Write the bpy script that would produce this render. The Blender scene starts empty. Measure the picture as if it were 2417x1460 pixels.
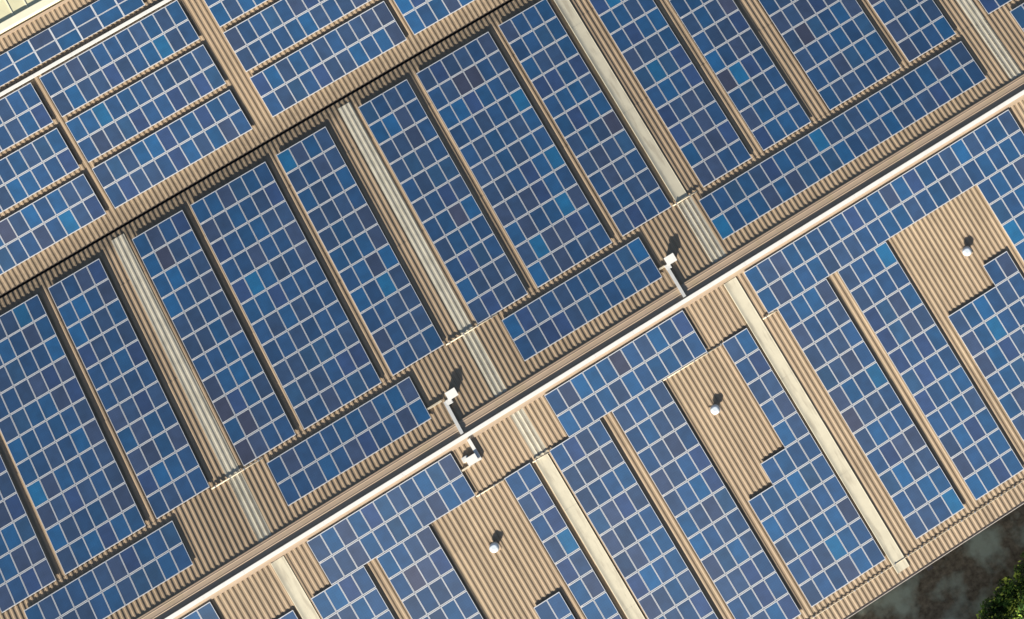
import bpy, bmesh, math, random
from mathutils import Matrix, Vector
C = bpy.context.scene.collection
SC = bpy.context.scene
R = math.radians
# ------------------------------------------------------------------ camera
Z0 = 7.0                                   # the valley between the roofs stands 7 m above the ground
cam_d = bpy.data.cameras.new("camera"); cam = bpy.data.objects.new("camera", cam_d); C.objects.link(cam)
cam_d.sensor_width = 36.0; cam_d.lens = 3999.9 / 2417 * 36.0
cam_d.shift_x = -704.2 / 2417; cam_d.shift_y = -617.2 / 2417
cam_d.clip_start = 1.0; cam_d.clip_end = 2000.0
M = Matrix(((0.8505586, 0.5107578, -0.1252062), (-0.5255481, 0.8340394, -0.1678615), (0.0186904, 0.2085779, 0.9778271))).to_4x4()
M.translation = Vector((28.3698, -35.7883, 122.5571 + Z0))
cam.matrix_world = M
SC.camera = cam
# ------------------------------------------------------------------ light
SUN_EL = 21.0
sd = Vector((-0.69, -0.72, 0)).normalized()          # towards the sun, on the ground plane
sun_dir = Vector((sd.x * math.cos(R(SUN_EL)), sd.y * math.cos(R(SUN_EL)), math.sin(R(SUN_EL))))
sun_d = bpy.data.lights.new("sun", 'SUN'); sun_d.energy = 5.0; sun_d.angle = R(0.53); sun_d.color = (1.0, 0.91, 0.77)
sun = bpy.data.objects.new("sun", sun_d); C.objects.link(sun)
sun.rotation_euler = sun_dir.to_track_quat('Z', 'Y').to_euler(); sun.location = (0, -60, 60)
w = bpy.data.worlds.new("World"); SC.world = w; w.use_nodes = True
nt = w.node_tree; bg = nt.nodes['Background']; sky = nt.nodes.new('ShaderNodeTexSky'); sky.sky_type = 'NISHITA'
sky.sun_disc = False; sky.sun_elevation = R(SUN_EL); sky.sun_rotation = math.atan2(sd.x, sd.y)
sky.air_density = 1.0; sky.dust_density = 1.0
nt.links.new(sky.outputs[0], bg.inputs[0]); bg.inputs[1].default_value = 0.05
SC.view_settings.view_transform = 'Standard'; SC.view_settings.look = 'None'
SC.view_settings.gamma = 1.0; SC.view_settings.exposure = 0.97
# ------------------------------------------------------------------ helpers
def tag(o, label=None, cat=None, group=None, kind=None):
    if label: o['label'] = label
    if cat: o['category'] = cat
    if group: o['group'] = group
    if kind: o['kind'] = kind
    return o
def link(name, mesh, parent=None):
    o = bpy.data.objects.new(name, mesh); C.objects.link(o)
    if parent is not None: o.parent = parent
    return o
def empty(name, loc=(0, 0, 0), rot=(0, 0, 0), parent=None):
    o = link(name, None, parent); o.location = loc; o.rotation_euler = rot; o.empty_display_size = .3
    return o
class MB:
    """collects shapes; build() links them as one mesh object"""
    def __init__(s): s.bm = bmesh.new()
    def face(s, pts, mi=0, smooth=False):
        f = s.bm.faces.new([s.bm.verts.new(p) for p in pts]); f.material_index = mi; f.smooth = smooth; return f
    def box(s, x0, x1, y0, y1, z0, z1, mi=0, f=None):
        P = [(x, y, z) for x in (x0, x1) for y in (y0, y1) for z in (z0, z1)]
        if f: P = [f(*p) for p in P]
        v = [s.bm.verts.new(p) for p in P]
        for q in ((0, 1, 3, 2), (4, 6, 7, 5), (0, 4, 5, 1), (2, 3, 7, 6), (0, 2, 6, 4), (1, 5, 7, 3)):
            fc = s.bm.faces.new([v[i] for i in q]); fc.material_index = mi
    def sweep(s, prof, path, f, closed=False, mi=0, smooth=False, caps=False):
        """prof: list of (a, b); path: list of t; f(a, b, t) -> point"""
        rows = [[s.bm.verts.new(f(a, b, t)) for (a, b) in prof] for t in path]
        n = len(prof)
        for i in range(len(rows) - 1):
            for j in range(n if closed else n - 1):
                k = (j + 1) % n
                fc = s.bm.faces.new((rows[i][j], rows[i][k], rows[i + 1][k], rows[i + 1][j])); fc.material_index = mi; fc.smooth = smooth
        if caps:
            s.bm.faces.new(rows[0]); s.bm.faces.new(list(reversed(rows[-1])))
    def cyl(s, c, r, h, n=20, r2=None, mi=0, smooth=True, cap=True):
        r2 = r if r2 is None else r2
        a = [s.bm.verts.new((c[0] + r * math.cos(t), c[1] + r * math.sin(t), c[2])) for t in (2 * math.pi * i / n for i in range(n))]
        b = [s.bm.verts.new((c[0] + r2 * math.cos(t), c[1] + r2 * math.sin(t), c[2] + h)) for t in (2 * math.pi * i / n for i in range(n))]
        for i in range(n):
            k = (i + 1) % n; fc = s.bm.faces.new((a[i], a[k], b[k], b[i])); fc.smooth = smooth; fc.material_index = mi
        if cap:
            s.bm.faces.new(list(reversed(a))).material_index = mi; s.bm.faces.new(b).material_index = mi
    def mesh(s, name, mats, normals=True):
        me = bpy.data.meshes.new(name)
        if normals: bmesh.ops.recalc_face_normals(s.bm, faces=s.bm.faces[:])
        s.bm.to_mesh(me); s.bm.free()
        for m in (mats if isinstance(mats, (list, tuple)) else [mats]): me.materials.append(m)
        return me
    def build(s, name, mats, parent=None, bevel=0, normals=True):
        if bevel: bmesh.ops.bevel(s.bm, geom=s.bm.edges[:], offset=bevel, segments=2, affect='EDGES')
        return link(name, s.mesh(name, mats, normals), parent)
# ------------------------------------------------------------------ materials
def mat(name, col, rough=.6, metal=0.0, var=0.0, scale=3.0, stretch=None, dirt=None, spec=.5, bump=0.0, coord='Object', detail=4):
    m = bpy.data.materials.new(name); m.use_nodes = True; t = m.node_tree; b = t.nodes['Principled BSDF']
    b.inputs['Base Color'].default_value = (*col, 1); b.inputs['Roughness'].default_value = rough
    b.inputs['Metallic'].default_value = metal; b.inputs['Specular IOR Level'].default_value = spec
    src = None
    if var or dirt:
        tc = t.nodes.new('ShaderNodeTexCoord'); mp = t.nodes.new('ShaderNodeMapping')
        if stretch: mp.inputs['Scale'].default_value = stretch
        t.links.new(tc.outputs[coord], mp.inputs[0])
        n = t.nodes.new('ShaderNodeTexNoise'); n.inputs['Scale'].default_value = scale; n.inputs['Detail'].default_value = detail
        n.inputs['Roughness'].default_value = .6
        t.links.new(mp.outputs[0], n.inputs['Vector'])
        mr = t.nodes.new('ShaderNodeMapRange'); mr.inputs[1].default_value = .3; mr.inputs[2].default_value = .7
        mr.inputs[3].default_value = 1 - var; mr.inputs[4].default_value = 1 + var
        t.links.new(n.outputs[0], mr.inputs[0])
        mx = t.nodes.new('ShaderNodeMix'); mx.data_type = 'RGBA'; mx.blend_type = 'MULTIPLY'; mx.inputs[0].default_value = 1
        mx.inputs[6].default_value = (*col, 1)
        t.links.new(mr.outputs[0], mx.inputs[7]); src = mx.outputs[2]
        if dirt:
            n2 = t.nodes.new('ShaderNodeTexNoise'); n2.inputs['Scale'].default_value = dirt[1]; n2.inputs['Detail'].default_value = 6
            mp2 = t.nodes.new('ShaderNodeMapping'); mp2.inputs['Scale'].default_value = dirt[4] if len(dirt) > 4 else (1, 1, 1)
            t.links.new(tc.outputs[coord], mp2.inputs[0]); t.links.new(mp2.outputs[0], n2.inputs['Vector'])
            r2 = t.nodes.new('ShaderNodeMapRange'); r2.inputs[1].default_value = dirt[2]; r2.inputs[2].default_value = dirt[2] + .16
            r2.inputs[3].default_value = 0; r2.inputs[4].default_value = dirt[3]
            t.links.new(n2.outputs[0], r2.inputs[0])
            m2 = t.nodes.new('ShaderNodeMix'); m2.data_type = 'RGBA'; m2.inputs[7].default_value = (*dirt[0], 1)
            t.links.new(r2.outputs[0], m2.inputs[0]); t.links.new(src, m2.inputs[6]); src = m2.outputs[2]
        t.links.new(src, b.inputs['Base Color'])
        if bump:
            bp = t.nodes.new('ShaderNodeBump'); bp.inputs['Strength'].default_value = bump; bp.inputs['Distance'].default_value = .1
            t.links.new(n.outputs[0], bp.inputs['Height']); t.links.new(bp.outputs[0], b.inputs['Normal'])
    return m
MT = {}
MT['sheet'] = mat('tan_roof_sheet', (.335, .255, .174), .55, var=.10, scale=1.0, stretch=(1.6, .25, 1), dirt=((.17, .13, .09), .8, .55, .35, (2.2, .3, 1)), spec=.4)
MT['cap'] = mat('ridge_cap_metal', (.42, .325, .24), .55, var=.08, scale=1.5, stretch=(.3, 1, 1), dirt=((.36, .30, .17), .7, .55, .4), spec=.4)
MT['sky'] = mat('cream_skylight_sheet', (.49, .46, .375), .55, var=.06, scale=2.0, dirt=((.35, .33, .26), 2.2, .50, .6, (1, .35, 1)), spec=.5)
MT['skys'] = mat('cream_skylight_smooth', (.58, .545, .43), .6, var=.05, scale=1.5, dirt=((.38, .345, .27), 1.6, .5, .6, (2, .3, 1)), spec=.25)
MT['white'] = mat('white_tray_paint', (.66, .67, .66), .5, var=.05, scale=2, dirt=((.60, .60, .55), .9, .60, .4))
MT['gutter'] = mat('dark_gutter', (.035, .03, .028), .7, var=.3, scale=3)
MT['eave'] = mat('grey_eave_metal', (.50, .46, .42), .5, metal=.1, var=.12, scale=3)
MT['wall'] = mat('painted_wall', (.36, .31, .24), .8, var=.12, scale=.5, dirt=((.15, .12, .09), .6, .5, .5))
MT['frame'] = mat('panel_frame_aluminium', (.57, .60, .65), .45, metal=.1, spec=.5)
MT['rail'] = mat('mounting_rail', (.30, .29, .27), .5, metal=.5)
MT['pipe'] = mat('cable_conduit_beige', (.62, .55, .42), .6, var=.1, scale=4)
MT['galv'] = mat('galvanised_metal', (.62, .66, .72), .32, metal=.75, var=.08, scale=5)
MT['cowl'] = mat('pale_cowl_metal', (.74, .82, .90), .35, metal=.1, var=.06, scale=5)
MT['black'] = mat('black_plastic', (.012, .012, .014), .5, var=.2, scale=4)
MT['soil'] = mat('dark_ground', (.105, .098, .078), .95, var=.6, scale=2.4, dirt=((.27, .35, .32), .40, .46, .85), bump=.4, detail=8)
MT['path'] = mat('concrete_apron', (.085, .072, .050), .95, var=.4, scale=.8, dirt=((.03, .032, .028), .9, .5, .7), detail=8)
MT['pale'] = mat('pale_yellow_roof', (.70, .67, .45), .6, var=.08, scale=.6, dirt=((.62, .62, .42), .7, .5, .5))
MT['palerim'] = mat('pale_roof_rim', (.82, .79, .62), .6, var=.03, scale=2)
MT['bark'] = mat('bark', (.09, .065, .04), .9, var=.3, scale=5)
def leaf(name, col):
    m = mat(name, col, .6, var=.25, scale=2.5, spec=.3)
    b = m.node_tree.nodes['Principled BSDF']
    b.inputs['Transmission Weight'].default_value = 0
    return m
MT['leafA'] = leaf('leaf_dark_green', (.014, .042, .010)); MT['leafB'] = leaf('leaf_mid_green', (.06, .15, .025)); MT['leafC'] = leaf('leaf_yellow_green', (.36, .52, .08))  # yellow green brightened to paint sunlit highlights into the crowns, dark green deepened
def sheet_tones(m):
    t = m.node_tree; b = t.nodes['Principled BSDF']; src = b.inputs['Base Color'].links[0].from_socket
    tc = t.nodes.new('ShaderNodeTexCoord'); sx = t.nodes.new('ShaderNodeSeparateXYZ'); t.links.new(tc.outputs['Object'], sx.inputs[0])
    def mth(op, a, v):
        q = t.nodes.new('ShaderNodeMath'); q.operation = op; t.links.new(a, q.inputs[0])
        if isinstance(v, float): q.inputs[1].default_value = v
        elif v is not None: t.links.new(v, q.inputs[1])
        return q.outputs[0]
    cx = mth('FLOOR', mth('DIVIDE', sx.outputs[0], 1.11), None); cy = mth('FLOOR', mth('DIVIDE', sx.outputs[1], 8.1), None)
    cb = t.nodes.new('ShaderNodeCombineXYZ'); t.links.new(cx, cb.inputs[0]); t.links.new(cy, cb.inputs[1])
    wn = t.nodes.new('ShaderNodeTexWhiteNoise'); t.links.new(cb.outputs[0], wn.inputs['Vector'])
    mr = t.nodes.new('ShaderNodeMapRange'); mr.inputs[3].default_value = .93; mr.inputs[4].default_value = 1.06; t.links.new(wn.outputs['Value'], mr.inputs[0])
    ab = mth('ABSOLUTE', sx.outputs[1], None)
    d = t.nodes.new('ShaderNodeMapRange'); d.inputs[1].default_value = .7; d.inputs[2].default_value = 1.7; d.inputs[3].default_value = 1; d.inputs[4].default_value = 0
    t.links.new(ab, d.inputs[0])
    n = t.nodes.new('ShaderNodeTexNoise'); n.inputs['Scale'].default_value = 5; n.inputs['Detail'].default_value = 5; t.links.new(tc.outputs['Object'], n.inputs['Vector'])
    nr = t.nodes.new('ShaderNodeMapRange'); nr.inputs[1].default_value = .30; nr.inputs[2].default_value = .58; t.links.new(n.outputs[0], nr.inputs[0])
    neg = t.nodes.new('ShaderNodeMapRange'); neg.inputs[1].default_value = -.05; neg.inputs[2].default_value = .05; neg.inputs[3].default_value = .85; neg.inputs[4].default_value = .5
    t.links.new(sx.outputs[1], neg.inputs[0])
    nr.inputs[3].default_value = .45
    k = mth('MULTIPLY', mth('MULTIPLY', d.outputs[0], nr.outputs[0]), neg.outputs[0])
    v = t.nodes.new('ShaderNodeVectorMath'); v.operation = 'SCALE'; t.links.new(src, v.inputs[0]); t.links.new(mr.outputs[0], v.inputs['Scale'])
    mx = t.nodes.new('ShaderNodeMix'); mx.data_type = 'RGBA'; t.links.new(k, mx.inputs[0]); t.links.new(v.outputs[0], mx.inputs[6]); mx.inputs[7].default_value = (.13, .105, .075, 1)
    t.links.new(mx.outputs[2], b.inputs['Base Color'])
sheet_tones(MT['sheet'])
# photovoltaic glass, one material per shade of cell; a faint grid of cells and grain inside
def glass(name, col):
    m = bpy.data.materials.new(name); m.use_nodes = True; t = m.node_tree; b = t.nodes['Principled BSDF']
    tc = t.nodes.new('ShaderNodeTexCoord'); info = t.nodes.new('ShaderNodeObjectInfo')
    add = t.nodes.new('ShaderNodeVectorMath'); add.operation = 'ADD'
    t.links.new(tc.outputs['Object'], add.inputs[0]); t.links.new(info.outputs['Location'], add.inputs[1])
    n = t.nodes.new('ShaderNodeTexNoise'); n.inputs['Scale'].default_value = 1.3; n.inputs['Detail'].default_value = 3
    t.links.new(add.outputs[0], n.inputs['Vector'])
    mr = t.nodes.new('ShaderNodeMapRange'); mr.inputs[1].default_value = .3; mr.inputs[2].default_value = .7; mr.inputs[3].default_value = .86; mr.inputs[4].default_value = 1.14
    t.links.new(n.outputs[0], mr.inputs[0])
    rnd = t.nodes.new('ShaderNodeMapRange'); rnd.inputs[3].default_value = .84; rnd.inputs[4].default_value = 1.16
    t.links.new(info.outputs['Random'], rnd.inputs[0])
    mul = t.nodes.new('ShaderNodeMath'); mul.operation = 'MULTIPLY'; t.links.new(mr.outputs[0], mul.inputs[0]); t.links.new(rnd.outputs[0], mul.inputs[1])
    br = t.nodes.new('ShaderNodeTexBrick'); br.offset = 0; br.inputs['Scale'].default_value = 1; br.inputs['Brick Width'].default_value = .156
    br.inputs['Row Height'].default_value = .156; br.inputs['Mortar Size'].default_value = .004
    br.inputs['Color1'].default_value = (1, 1, 1, 1); br.inputs['Color2'].default_value = (.94, .95, .97, 1); br.inputs['Mortar'].default_value = (1.7, 1.5, 1.35, 1)
    t.links.new(tc.outputs['Object'], br.inputs['Vector'])
    mx = t.nodes.new('ShaderNodeMix'); mx.data_type = 'RGBA'; mx.blend_type = 'MULTIPLY'; mx.inputs[0].default_value = 1
    mx.inputs[6].default_value = (*col, 1); t.links.new(br.outputs['Color'], mx.inputs[7])
    vm = t.nodes.new('ShaderNodeVectorMath'); vm.operation = 'SCALE'
    t.links.new(mx.outputs[2], vm.inputs[0]); t.links.new(mul.outputs[0], vm.inputs['Scale'])
    t.links.new(vm.outputs[0], b.inputs['Base Color'])
    b.inputs['Roughness'].default_value = .48; b.inputs['Specular IOR Level'].default_value = .95
    return m
SHADES = [((0.012, 0.061, 0.165), 30), ((0.020, 0.058, 0.141), 24), ((0.009, 0.070, 0.186), 18), ((0.028, 0.056, 0.128), 12),
          ((0.007, 0.079, 0.212), 8), ((0.015, 0.066, 0.158), 5), ((0.020, 0.055, 0.156), 9), ((0.005, 0.103, 0.246), 2.6), ((0.038, 0.052, 0.105), 1.5)]
GL = [glass('solar_glass_blue', c) for c, _ in SHADES]
WT = [k for _, k in SHADES]
# ------------------------------------------------------------------ the three roof slopes
THA, THB, THC, SB = 0.1114, 0.11755, 0.1176, 26.016
YR, ZR = -SB * math.cos(THB), SB * math.sin(THB)
SHEET = -0.22                      # the pans of the sheets lie this far under the tops of the panels
def P(pl, X, s, n=0.0):
    """slope, distance along the ridge, distance on the slope from the valley (A, B) or the ridge (C), height over the panel tops"""
    if pl == 'A': return Vector((X, s * math.cos(THA) - n * math.sin(THA), s * math.sin(THA) + n * math.cos(THA) + Z0))
    if pl == 'B': return Vector((X, -s * math.cos(THB) + n * math.sin(THB), s * math.sin(THB) + n * math.cos(THB) + Z0))
    return Vector((X, YR - s * math.cos(THC) - n * math.sin(THC), ZR - s * math.sin(THC) + n * math.cos(THC) + Z0))
ROT = {'A': THA, 'B': -THB, 'C': THC}
XL, XR = -36.0, 72.0
PITCH, RH = 0.37, 0.046
def ribs(x0, x1, x_off=0.0, rh=RH):
    pts = []; k0 = math.floor((x0 - x_off) / PITCH) - 1; k1 = math.ceil((x1 - x_off) / PITCH) + 1
    for k in range(k0, k1):
        b = x_off + k * PITCH
        for dx, h in ((0, 0), (.095, 0), (.180, rh), (.270, rh), (.360, 0)):
            pts.append((b + dx, h))
    pts = [p for p in pts if x0 <= p[0] <= x1]
    return pts
def slope_sheet(pl, s0, s1, parent, laps, name='roof_sheet'):
    m = MB(); cuts = [s0] + [l for l in laps if s0 < l < s1] + [s1]
    up = (lambda i: i) if pl in 'AB' else (lambda i: len(cuts) - 2 - i)     # the upper course lies over the lower one
    prof = ribs(XL, XR)
    for i in range(len(cuts) - 1):
        lift = .014 * up(i)
        a, b = cuts[i], cuts[i + 1]
        ext0 = .12 if (pl in 'AB' and i > 0) else 0; ext1 = .12 if (pl == 'C' and i < len(cuts) - 2) else 0
        n = max(1, int((b - a) / 6))
        path = [a - ext0 + (b + ext1 - a + ext0) * k / n for k in range(n + 1)]
        m.sweep(prof, path, lambda x, h, t, lf=lift: P(pl, x, t, SHEET + h + lf))
    return m.build(name, MT['sheet'], parent, normals=False)
factory = empty('factory_building', (0, 0, 0))
tag(factory, 'large building with tan ribbed metal roofs filling the photo under the blue solar arrays', 'building')
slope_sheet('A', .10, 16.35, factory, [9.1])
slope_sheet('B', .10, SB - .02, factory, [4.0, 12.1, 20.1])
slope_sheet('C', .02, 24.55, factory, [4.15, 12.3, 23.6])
# valley gutter
g = MB()
def vg(a, b, t): return Vector((t, a, Z0 + b))
g.sweep([(.28, -.20), (.09, -.225), (.085, -.55), (-.085, -.55), (-.09, -.225), (-.28, -.20)], [XL, 0, 30, XR], vg)
g.build('valley_gutter', MT['gutter'], factory)
# ridge cap
rc = MB()
xs = [XL + k * 3.0 for k in range(int((XR - XL) / 3) + 1)]
for i in range(len(xs) - 1):
    lf = .004 * (i % 2)
    cp = [('B', SB - .93, -.135), ('B', SB - .92, -.055), ('B', SB - .80, -.060), ('B', SB - .78, -.042), ('B', SB - .75, -.042), ('B', SB - .73, -.062), ('B', SB - .42, -.073), ('B', SB - .40, -.055), ('B', SB - .37, -.055), ('B', SB - .35, -.075), ('B', SB - .12, -.085), ('B', SB, -.08), ('C', .12, -.085), ('C', .62, -.10), ('C', .63, -.14)]
    rows = [[rc.bm.verts.new(P(pl, x, s, n + lf)) for pl, s, n in cp] for x in (xs[i] - .06, xs[i + 1])]
    for j in range(len(cp) - 1): rc.bm.faces.new((rows[0][j], rows[0][j + 1], rows[1][j + 1], rows[1][j]))
rc.build('ridge_cap', MT['cap'], factory)
# eave gutter and verge of the tall side
eg = MB()
eg.sweep([(24.50, -.30), (24.50, -.24), (24.53, -.24), (24.53, -.40), (24.68, -.40), (24.68, -.19), (24.72, -.19), (24.72, -.44), (24.49, -.44)],
         [XL, 0, 30, XR], lambda a, b, t: P('C', t, a, b), closed=True)
eg.build('eave_gutter', MT['eave'], factory)
vc = MB()
vc.sweep([(16.22, -.16), (16.22, -.115), (16.42, -.11), (16.42, -.5), (16.38, -.5), (16.38, -.16)], [XL, 0, 30, XR], lambda a, b, t: P('A', t, a, b), closed=True)
vc.build('verge_trim', MT['cap'], factory)
# walls
def wall(pts):
    m = MB(); m.face(pts); return m.build('wall', MT['wall'], factory)
ye = P('C', 0, 24.45, 0); yt = P('A', 0, 16.30, 0)
yb, zb = ye.y, ye.z - .32; ya, za = yt.y, yt.z - .30
wall([(XL, yb, 0), (XR, yb, 0), (XR, yb, zb), (XL, yb, zb)])
wall([(XR, ya, 0), (XL, ya, 0), (XL, ya, za), (XR, ya, za)])
for x in (XL + .15, XR - .15):
    wall([(x, yb, 0), (x, ya, 0), (x, ya, za), (x, 0, Z0 - .6), (x, YR, ZR + Z0 - .32), (x, yb, zb)])
# skylight strips: ribbed cream sheets, or smooth low vaults
def sky_ribbed(pl, xc, s0, s1, wd=1.0, n0=.022):
    m = MB(); prof = [(xc - wd / 2, 0)] + [p for p in ribs(xc - wd / 2 + .01, xc + wd / 2 - .01, 0.0, .03)] + [(xc + wd / 2, 0)]
    m.sweep(prof, [s0, (s0 + s1) / 2, s1], lambda x, h, t: P(pl, x, t, SHEET + h + n0 + .012 * 3))
    m.build('skylight_strip', MT['sky'], factory, normals=False)
def sky_vault(pl, xc, s0, s1, wd=.98):
    # smooth cream strip: left side raised and turned from the sun to shade darker, then a flat pan, lapped about every four metres
    h = wd / 2; prof = [(-1, .03), (-.985, .15), (-.90, .155), (-.74, .136), (-.58, .118), (-.42, .108), (-.25, .104), (0, .102), (.5, .102), (.9, .104), (.985, .115), (1, .03)]
    m = MB(); n = max(1, round((s1 - s0) / 4.0)); L = (s1 - s0) / n
    for i in range(n):
        k = (n - 1 - i) if pl == 'C' else i
        m.sweep([(xc + x * h, z + .006 * (k % 2)) for x, z in prof], [s0 + i * L - (.03 if i else 0), s0 + (i + 1) * L], lambda x, z, t: P(pl, x, t, SHEET + z))
    m.build('skylight_strip', MT['skys'], factory)
for xc in (-24.0, -5.62, 12.72, 55.33): sky_ribbed('B', xc, .55, 25.02)
sky_vault('B', 30.22, .55, 19.85); sky_ribbed('B', 30.28, 20.0, 25.02, 1.15)
for xc in (-24.0, -5.55): sky_vault('C', xc, .66, 24.0)
sky_ribbed('C', 12.95, .64, 4.1); sky_vault('C', 12.85, 4.2, 24.0)
sky_vault('C', 30.1, .66, 24.0, 1.0); sky_vault('C', 55.3, .66, 24.0)
# outlet box under the eave
ob = MB(); q = P('C', 31.75, 24.95, -.55)
ob.box(q.x - .22, q.x + .22, q.y - .16, q.y + .16, q.z - .5, q.z)
ob.cyl((q.x, q.y, 0.0), .06, q.z - .5)
ob.build('downpipe', MT['black'], factory)
# ------------------------------------------------------------------ solar panels
PW, PL, PX, PS = .99, 1.66, 1.01, 1.696
def panel_mesh(k):
    m = MB(); bm = m.bm; a, b = PW / 2, PL / 2; ia, ib = a - .033, b - .057; z1, z0 = .20, .155
    def ring(x, y, z): return [bm.verts.new(p) for p in ((-x, -y, z), (x, -y, z), (x, y, z), (-x, y, z))]
    r0, r1, r2, r3 = ring(a, b, z0), ring(a, b, z1), ring(ia, ib, z1), ring(ia, ib, z1 - .006)
    for p, q in ((r0, r1), (r1, r2), (r2, r3)):
        for i in range(4):
            j = (i + 1) % 4; bm.faces.new((p[i], p[j], q[j], q[i])).material_index = 0
    bm.faces.new(r3).material_index = 1; bm.faces.new(list(reversed(r0))).material_index = 0
    return m.mesh('solar_panel', [MT['frame'], GL[k]], normals=False)
PM = [panel_mesh(k) for k in range(len(GL))]
def rails_mesh(w_, rows, holes, cw, rl, landscape):
    m = MB()
    for r in range(rows):
        cols = [c for c in range(w_) if (r, c) not in holes]
        if not cols: continue
        x0, x1 = min(cols) * cw - .02, (max(cols) + 1) * cw + .01
        for f in (.22, .78):
            y = -(r + f) * rl
            m.box(x0, x1, y - .03, y + .03, .085, .152)
    return m.mesh('mounting_rails', MT['rail'])
rng = random.Random(11)
def array(pl, X0, s0, cols, rows, label, group, holes=(), landscape=False, xmin=None):
    """s0: slope distance of the row nearest to the top of the picture"""
    cw, rl = (PS - .03, 1.01) if landscape else (PX, PS)
    root = empty('solar_array', P(pl, X0 - .01, s0, SHEET + .02), (ROT[pl], 0, 0))
    tag(root, label, 'solar array', group)
    holes = set(holes)
    link('mounting_rails', rails_mesh(cols, rows, holes, cw, rl, landscape), root)
    first = None
    for r in range(rows):
        for c in range(cols):
            if (r, c) in holes: continue
            o = link('solar_panel', PM[rng.choices(range(len(GL)), WT)[0]], root)
            o.location = ((c + .5) * cw + rng.uniform(-.004, .004), -(r + .5) * rl, rng.uniform(-.002, .002))
            o.rotation_euler = (rng.uniform(-.003, .003), rng.uniform(-.003, .003), (R(90) if landscape else 0))
    return root
GB, GC, GA = 'solar arrays on the darker middle slope', 'solar arrays on the bright lower right slope', 'solar arrays on the bright upper left slope'
B0, T0_, C0_ = 1.297, 20.564, .662
# middle slope: tall arrays of eleven rows, low ones of two rows by the ridge
for X0, n, lab in (
    (-22.95, 4, 'tall blue array cut by the left photo edge, leftmost on the dark middle slope'),
    (-18.25, 6, 'tall six-panel-wide array between the leftmost array and the one beside the first cream strip'),
    (-11.38, 4, 'tall four-panel-wide array immediately left of the leftmost cream strip'),
    (-4.75, 4, 'tall four-panel-wide array immediately right of the leftmost cream strip'),
    (-0.08, 6, 'tall six-panel-wide array midway between the first and second cream strips'),
    (6.86, 4, 'tall four-panel-wide array immediately left of the second cream strip on the middle slope'),
    (13.57, 4, 'tall four-panel-wide array immediately right of the second cream strip on the middle slope'),
    (18.39, 6, 'tall six-panel-wide array midway between the second cream strip and the smooth cream strip'),
    (25.28, 4, 'tall four-panel-wide array immediately left of the smooth cream strip on the middle slope'),
    (31.95, 4, 'tall four-panel-wide array immediately right of the smooth cream strip on the middle slope'),
    (36.94, 4, 'tall four-panel-wide array immediately left of the ribbed tan aisle at top right'),
    (42.56, 6, 'tall six-panel-wide array immediately right of the ribbed tan aisle at top right'),
    (49.34, 4, 'tall narrow array just left of the cream strip in the top right corner'),
    (56.18, 4, 'array showing only its bottom corner at the top edge, right of the last cream strip')):
    root = array('B', X0, B0, n, 11, lab, GB)
for X0, n, lab in (
    (-21.6, 11, 'low two-row dark blue array above the ridge in the bottom left corner'),
    (-3.3, 11, 'low two-row dark blue array above the ridge, between the first and second cream strips'),
    (15.13, 11, 'low two-row dark blue array above the ridge, right of the second cream strip'),
    (31.17, 22, 'longest two-row array above the ridge, from the smooth cream strip to the top right'),
    (57.6, 8, 'tip of a two-row array at the right edge, nearest the top right corner')):
    array('B', X0, T0_, n, 2, lab, GB)
# lower right slope
for X0, n, lab in (
    (-21.7, 11, 'tip of a two-row array below the ridge tray at the bottom edge, far left'),
    (-3.3, 11, 'two-row pale blue array below the ridge tray, ending at the lowest white box'),
    (15.15, 11, 'two-row array below the ridge tray between the middle and right vaulted cream strips'),
    (31.24, 22, 'longest two-row array below the ridge tray, reaching the right photo edge')):
    array('C', X0, C0_, n, 2, lab, GC)
c2 = C0_ + 2 * PS
def cs(X0, n, lab, holes=()): array('C', X0, c2, n, 11, lab, GC, holes)
cs(-8.27, 2, 'two-panel-wide array corner at the bottom edge, left of the lower left cream strip')
cs(-4.9, 4, 'pale blue array at the bottom edge, immediately right of the lower left cream strip')
cs(.10, 4, 'pale blue array at the bottom edge, immediately left of the lowest vent clearing')
cs(5.32, 4, 'small stepped array corner at the bottom edge, directly below the lowest vent clearing', [(r, c) for r in range(5) for c in range(4)] + [(5, 0), (5, 1)])
cs(10.02, 2, 'narrow two-panel-wide array between the lowest vent clearing and the middle vaulted strip')
cs(13.54, 4, 'tall array immediately right of the middle vaulted cream strip on the bright slope')
cs(18.53, 4, 'tall array immediately left of the middle tan clearing with a vent')
cs(23.38, 6, 'array stepped round the middle vent clearing, left of the long vaulted cream strip', [(r, c) for r in range(5) for c in range(4)] + [(5, 0), (5, 1)])
cs(31.94, 4, 'tall array immediately right of the long vaulted cream strip')
cs(36.9, 4, 'tall array immediately left of the uppermost tan clearing with a vent')
cs(41.92, 6, 'array with a stepped top directly below the uppermost vent clearing', [(r, c) for r in range(3) for c in range(6)] + [(3, 0), (3, 1), (3, 2), (3, 3)])
cs(48.62, 4, 'array at the right photo edge, immediately right of the uppermost vent clearing')
# upper left slope: pairs of rows
for X0, where in ((-16.56, 'at the upper left edge'), (-4.78, 'left of the ribbed tan aisle at upper left'),
                  (7.95, 'right of the ribbed tan aisle at upper left'), (19.68, 'at the top edge left of centre')):
    for s0, pos in ((12.357, 'highest'), (8.533, 'middle'), (4.666, 'lowest')):
        if X0 > 19 and s0 > 9: continue
        root = array('A', X0, s0, 11, 2, '%s of three stacked two-row arrays %s' % (pos, where), GA)
array('A', -5.80 - 1.666 * 5, 15.17, 11, 2, 'array of panels laid sideways above the thin white tray, top left corner', GA, landscape=True)
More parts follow.
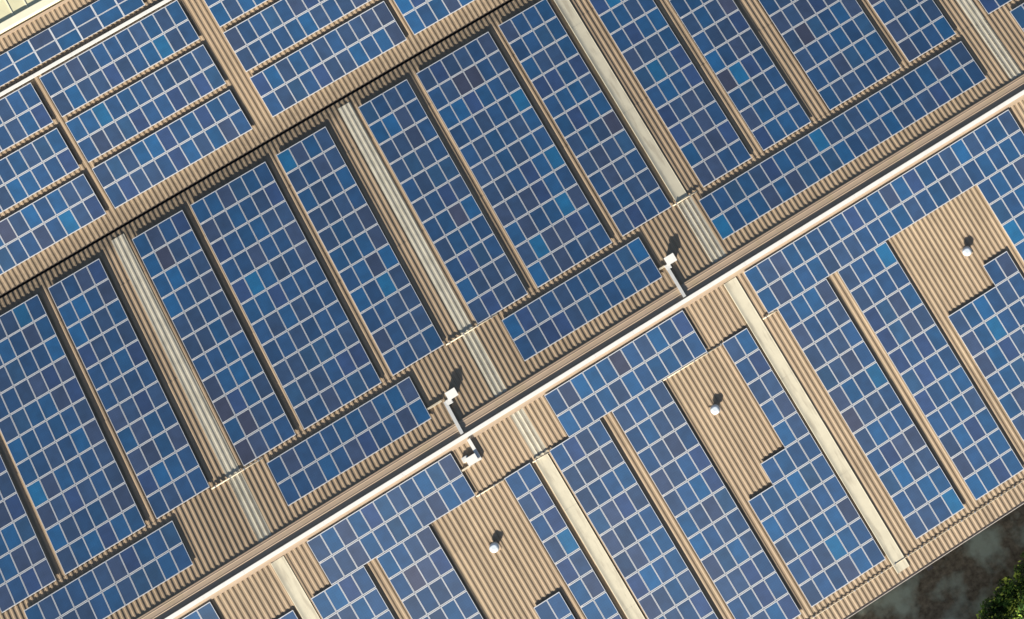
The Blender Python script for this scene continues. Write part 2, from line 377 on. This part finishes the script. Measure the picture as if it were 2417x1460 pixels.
# ------------------------------------------------------------------ cable trays, boxes and conduits
def tray(name, pl, x0, x1, s0, s1, n0, n1, parent, step=3.0, along='X', material=None):
    m = MB(); L = (x1 - x0) if along == 'X' else (s1 - s0); k = max(1, round(L / step))
    for i in range(k):
        if along == 'X': a, b, c, d = x0 + L * i / k, x0 + L * (i + 1) / k - .012, s0, s1
        else: a, b, c, d = x0, x1, s0 + L * i / k, s0 + L * (i + 1) / k - .012
        m.box(a, b, c, d, n0, n1, f=lambda X, s, n: P(pl, X, s, n))
        # the lid laps over the sides
        m.box(a, b + .006, c - .015, d + .015, n1 + .002, n1 + .016, f=lambda X, s, n: P(pl, X, s, n)) if along == 'X' else \
            m.box(a - .015, b + .015, c, d + .006, n1 + .002, n1 + .016, f=lambda X, s, n: P(pl, X, s, n))
    return m.build(name, material or MT['white'], parent)
tr = empty('cable_tray', P('C', 12, .28, -.08))
tag(tr, 'long thick white cable tray running along the ridge across the whole photo', 'cable tray')
def keep(o, parent):      # built in world coordinates: keep it there under its thing
    o.parent = parent; o.matrix_parent_inverse = Matrix.Translation(-parent.location); return o
keep(tray('tray_run', 'C', XL + 1, XR - 1, .08, .34, -.082, .09, None), tr)
t2 = empty('cable_tray', P('A', 0, 12.6, -.1))
tag(t2, 'thin white cable tray crossing the top left corner between two arrays', 'cable tray')
keep(tray('tray_run', 'A', XL + 1, 40, 12.53, 12.74, -.10, .05, None), t2)
def box_set(pl, xb, s_b, xt, ta, tb, xa0, xa1, sa, label):
    """combiner box with its sloping hood, branch tray to the ridge tray and short arm to the array"""
    o = P(pl, xb, s_b, -.14); e = empty('combiner_box', o); tag(e, label, 'electrical box', 'white boxes by the ridge')
    m = MB(); up = Vector((0, 0, 1))
    def loc(x, y, z): return Vector((o.x + x, o.y + y, o.z + z))
    m.box(-.34, .30, -.24, .24, .05, .30, f=loc)
    keep(m.build('cabinet', MT['white'], None, bevel=.02), e)
    h = MB()
    v = [h.bm.verts.new(loc(*p)) for p in ((-.39, -.30, .305), (.36, -.30, .305), (.36, .29, .36), (-.39, .29, .36), (-.39, -.30, .33), (.36, -.30, .33), (.36, .29, .41), (-.39, .29, .41))]
    for q in ((0, 3, 2, 1), (4, 5, 6, 7), (0, 1, 5, 4), (1, 2, 6, 5), (2, 3, 7, 6), (3, 0, 4, 7)): h.bm.faces.new([v[i] for i in q])
    keep(h.build('hood', MT['white'], None), e)
    j = MB(); dy = -.34 if pl == 'B' else .30
    j.box(-.62, -.20, dy - .20, dy + .18, .04, .30, f=loc)
    keep(j.build('junction_cover', MT['white'], None, bevel=.02), e)
    l = MB()
    for sx in (-.22, .22):
        l.box(sx - .03, sx + .03, -.2, .2, -.03, .05, f=loc)
    keep(l.build('foot', MT['rail'], None), e)
    keep(tray('branch_tray', pl, xt - .10, xt + .10, ta, tb, -.10, .075, None, along='s'), e)
    keep(tray('branch_arm', pl, xa0, xa1, sa - .05, sa + .05, -.11, .0, None, step=1.0, material=MT['pipe']), e)
box_set('B', 9.80, 23.22, 9.13, 23.45, SB - .02, 7.85, 8.95, 23.25, 'white box with branch tray on the dark slope above the ridge, nearest photo centre')
box_set('B', 27.35, 23.16, 26.86, 23.45, SB - .02, 26.3, 26.75, 23.36, 'white box with branch tray on the dark slope, below the smooth cream strip')
box_set('C', 8.85, 1.86, 9.30, .5, 2.15, 7.85, 8.5, 2.12, 'white box below the ridge tray on the bright slope')
def conduit(pl, x0, x1, s, label, r=.05, n=None):
    n = -.085 if n is None else n
    o = P(pl, (x0 + x1) / 2, s, n); e = empty('cable_conduit', o); tag(e, label, 'conduit', 'beige conduits between arrays')
    prof = [(r * math.cos(2 * math.pi * k / 8), r * math.sin(2 * math.pi * k / 8)) for k in range(8)]
    m = MB(); m.sweep(prof, [x0, (x0 + x1) / 2, x1], lambda a, b, t: P(pl, t, s + a, n + b), closed=True, smooth=True, caps=True)
    keep(m.build('pipe', MT['pipe'], None), e)
    k = MB(); x = x0 + .3
    while x < x1:
        k.box(x - .03, x + .03, s - r - .02, s + r + .02, n - .055, n + r + .01, f=lambda X, S, N: P(pl, X, S, N)); x += 1.1
    keep(k.build('clamp', MT['galv'], None), e)
conduit('B', -7.3, -3.35, 20.12, 'beige conduit crossing the leftmost ribbed cream strip on the middle slope', n=-.03)
conduit('B', 11.0, 15.1, 20.02, 'beige conduit crossing the second ribbed cream strip on the middle slope', n=-.03)
conduit('B', 29.4, 31.4, 19.93, 'beige conduit crossing the foot of the smooth cream strip on the middle slope', n=-.03)
conduit('C', 7.8, 10.1, 4.12, 'beige conduit crossing the tan roof right of the lower left two-row array')
conduit('C', 22.6, 27.4, 4.12, 'beige conduit along the top of the middle vent clearing')
conduit('C', -20.0, 60.0, 23.35, 'long pale conduit running parallel to the eave along the lower edge of the bright slope', r=.035, n=-.10)
conduit('C', 12.2, 13.5, 4.16, 'short beige conduit crossing the middle cream strip on the bright slope', n=.03)
conduit('C', 30.7, 31.9, 4.15, 'short beige conduit at the top of the bright slope right of the long cream strip', n=-.03)
# ------------------------------------------------------------------ roof vents
def vent(X, s, label):
    o = P('C', X, s, SHEET); e = empty('roof_vent', o); tag(e, label, 'roof vent', 'round vents in the clearings')
    b = MB(); b.box(-.34, .34, -.34, .34, .03, .10); x = b.build('flashing', MT['cap'], e); x.rotation_euler = (THC, 0, 0)
    c = MB(); c.cyl((0, 0, .03), .22, .34, 24); c.build('pipe', MT['galv'], e)
    d = MB(); d.cyl((0, 0, .36), .34, .10, 28); d.cyl((0, 0, .46), .34, .07, 28, r2=.16); d.build('cowl', MT['cowl'], e)
vent(7.16, 7.72, 'round galvanised vent in the lowest tan clearing, nearest the bottom edge')
vent(24.67, 7.74, 'round galvanised vent in the middle tan clearing, right of centre')
vent(45.50, 7.72, 'round galvanised vent in the uppermost tan clearing near the right edge')
# ------------------------------------------------------------------ ground and neighbour
gm = MB(); n = 60; SZ = 900
for i in range(1):
    gm.face([(-SZ, -SZ, 0), (SZ, -SZ, 0), (SZ, SZ, 0), (-SZ, SZ, 0)])
go = gm.build('ground', MT['soil']); tag(go, 'dark shaded earth and weeds beyond the eave', kind='structure')
nb = empty('pale_roofed_building', (-6, 26, 0)); tag(nb, 'neighbouring building with pale yellow roof and bright rim in the top left corner', 'building')
zt = P('A', 0, 16.35, 0).z
def nbp(x, y, z): return (x, y, z)
m = MB(); y0 = yt.y + .30; zz = zt - .02
m.box(XL, XR, y0, y0 + .62, zz - .9, zz + .16); keep(m.build('parapet', MT['palerim'], None, bevel=.05), nb)
m = MB(); m.box(XL, XR, y0 + .62, y0 + 22, zz - .5, zz - .06); keep(m.build('roof', MT['pale'], None), nb)
m = MB(); x = XL + .17
while x < XR - .1:
    m.box(x - .035, x + .035, y0 + .63, y0 + 21.9, zz - .07, zz - .02); x += 1.13
keep(m.build('roof_ribs', MT['palerim'], None), nb)
m = MB(); m.box(XL + .1, XR - .1, y0 + .1, y0 + 21.8, 0, zz - .5); keep(m.build('wall', MT['wall'], None), nb)
# ------------------------------------------------------------------ trees
def leaf_mesh(r, seed, crown_h, blobs, nleaf, size):
    rg = random.Random(seed); bm = bmesh.new(); cents = []
    for _ in range(blobs):
        a = rg.uniform(0, 2 * math.pi); d = r * math.sqrt(rg.random()) * .85; z = crown_h * (.25 + .75 * rg.random()) * (1 - .45 * (d / r) ** 2)
        cents.append((Vector((d * math.cos(a), d * math.sin(a), z)), r * rg.uniform(.22, .42), rg.choice((0, 0, 0, 1, 1, 2))))
    for i in range(nleaf):
        c, cr, mi = cents[i % blobs]
        v = Vector((rg.gauss(0, 1), rg.gauss(0, 1), rg.gauss(0, .75))).normalized() * cr * rg.uniform(.55, 1.08)
        p = c + v; nrm = (v.normalized() + Vector((rg.uniform(-.6, .6), rg.uniform(-.6, .6), rg.uniform(.1, .9)))).normalized()
        t = nrm.orthogonal().normalized(); t.rotate(Matrix.Rotation(rg.uniform(0, 6.3), 3, nrm)); u = nrm.cross(t)
        l = size * rg.uniform(.6, 1.5); w_ = l * rg.uniform(.28, .5)
        vs = [bm.verts.new(p + t * l + nrm * -.1 * l), bm.verts.new(p + u * w_), bm.verts.new(p - t * l * .8), bm.verts.new(p - u * w_)]
        f = bm.faces.new(vs); f.material_index = mi if rg.random() < .72 else rg.choice((0, 1, 2))
    me = bpy.data.meshes.new('crown'); bm.to_mesh(me); bm.free()
    for k in ('leafA', 'leafB', 'leafC'): me.materials.append(MT[k])
    return me
def trunk_mesh(h, r0, seed):
    rg = random.Random(seed); m = MB()
    def limb(a, b, ra, rb, n=8):
        d = (b - a).normalized(); t = d.orthogonal().normalized(); u = d.cross(t)
        A = [m.bm.verts.new(a + (t * math.cos(q) + u * math.sin(q)) * ra) for q in (2 * math.pi * i / n for i in range(n))]
        Bv = [m.bm.verts.new(b + (t * math.cos(q) + u * math.sin(q)) * rb) for q in (2 * math.pi * i / n for i in range(n))]
        for i in range(n):
            f = m.bm.faces.new((A[i], A[(i + 1) % n], Bv[(i + 1) % n], Bv[i])); f.smooth = True
    p = Vector((0, 0, 0)); q = Vector((rg.uniform(-.2, .2), rg.uniform(-.2, .2), h * .5)); limb(p, q, r0, r0 * .7)
    for k in range(5):
        a = k * 1.26 + rg.uniform(-.3, .3); e = q + Vector((math.cos(a) * h * .3, math.sin(a) * h * .3, h * rg.uniform(.25, .45)))
        limb(q, e, r0 * .5, r0 * .15, 6)
    return m.mesh('trunk', MT['bark'])
def tree(name, x, y, h, r, seed, label, cat='tree', group=None, nl=2600, size=.13):
    e = empty(name, (x, y, 0)); tag(e, label, cat, group)
    link('trunk', trunk_mesh(h, .05 * h * .5, seed), e)
    c = link('crown', leaf_mesh(r, seed, h * .62, 26, nl, size), e); c.location = (0, 0, h * .38)
tree('broadleaf_tree', 36.6, -58.6, 6.0, 2.5, 3, 'sunlit yellow-green tree crown filling the very bottom right corner', nl=5200)
tree('broadleaf_tree', 33.9, -57.9, 4.2, 1.7, 5, 'small leafy tree at the bottom edge, left of the corner tree', nl=2600)
tree('broadleaf_tree', 39.4, -57.2, 5.2, 1.9, 9, 'dark green tree crown at the right edge, above the corner tree', nl=3000)
tree('bush', 35.0, -56.2, 2.0, 1.2, 21, 'low dark bush between the eave and the corner trees', 'bush', nl=1200)
tree('bush', 38.2, -55.3, 1.8, 1.2, 22, 'low dark bush at the right edge nearest the eave', 'bush', nl=1200)
for i, (x, y, h, r) in enumerate(((34.2, -56.6, 1.6, 1.3), (36.2, -57.2, 2.4, 1.4), (38.6, -57.0, 3.0, 1.6), (36.6, -56.0, 1.5, 1.3), (32.9, -58.6, 1.8, 1.2))):
    tree('bush', x, y, h, r, 60 + i, 'dark green bush among the trees in the bottom right corner', 'bush', 'bushes in the bottom right corner', nl=1500, size=.14)
k = 0
for x, y, h, r in ((-2, -67, 9, 4), (5, -66, 8.6, 3.8), (12, -67, 9, 4), (18.5, -66, 9, 4), (24.5, -64.5, 8.4, 3.6), (26.5, -63.8, 8.2, 3.2), (14, -73, 10, 4.5), (21, -73, 10.5, 4.5), (28, -72, 10, 4.5)):
    k += 1
    tree('broadleaf_tree', x, y, h, r, 40 + k, 'broadleaf tree beyond the bottom edge, shading the ground by the wall', group='trees beyond the bottom edge', nl=5200, size=.28)
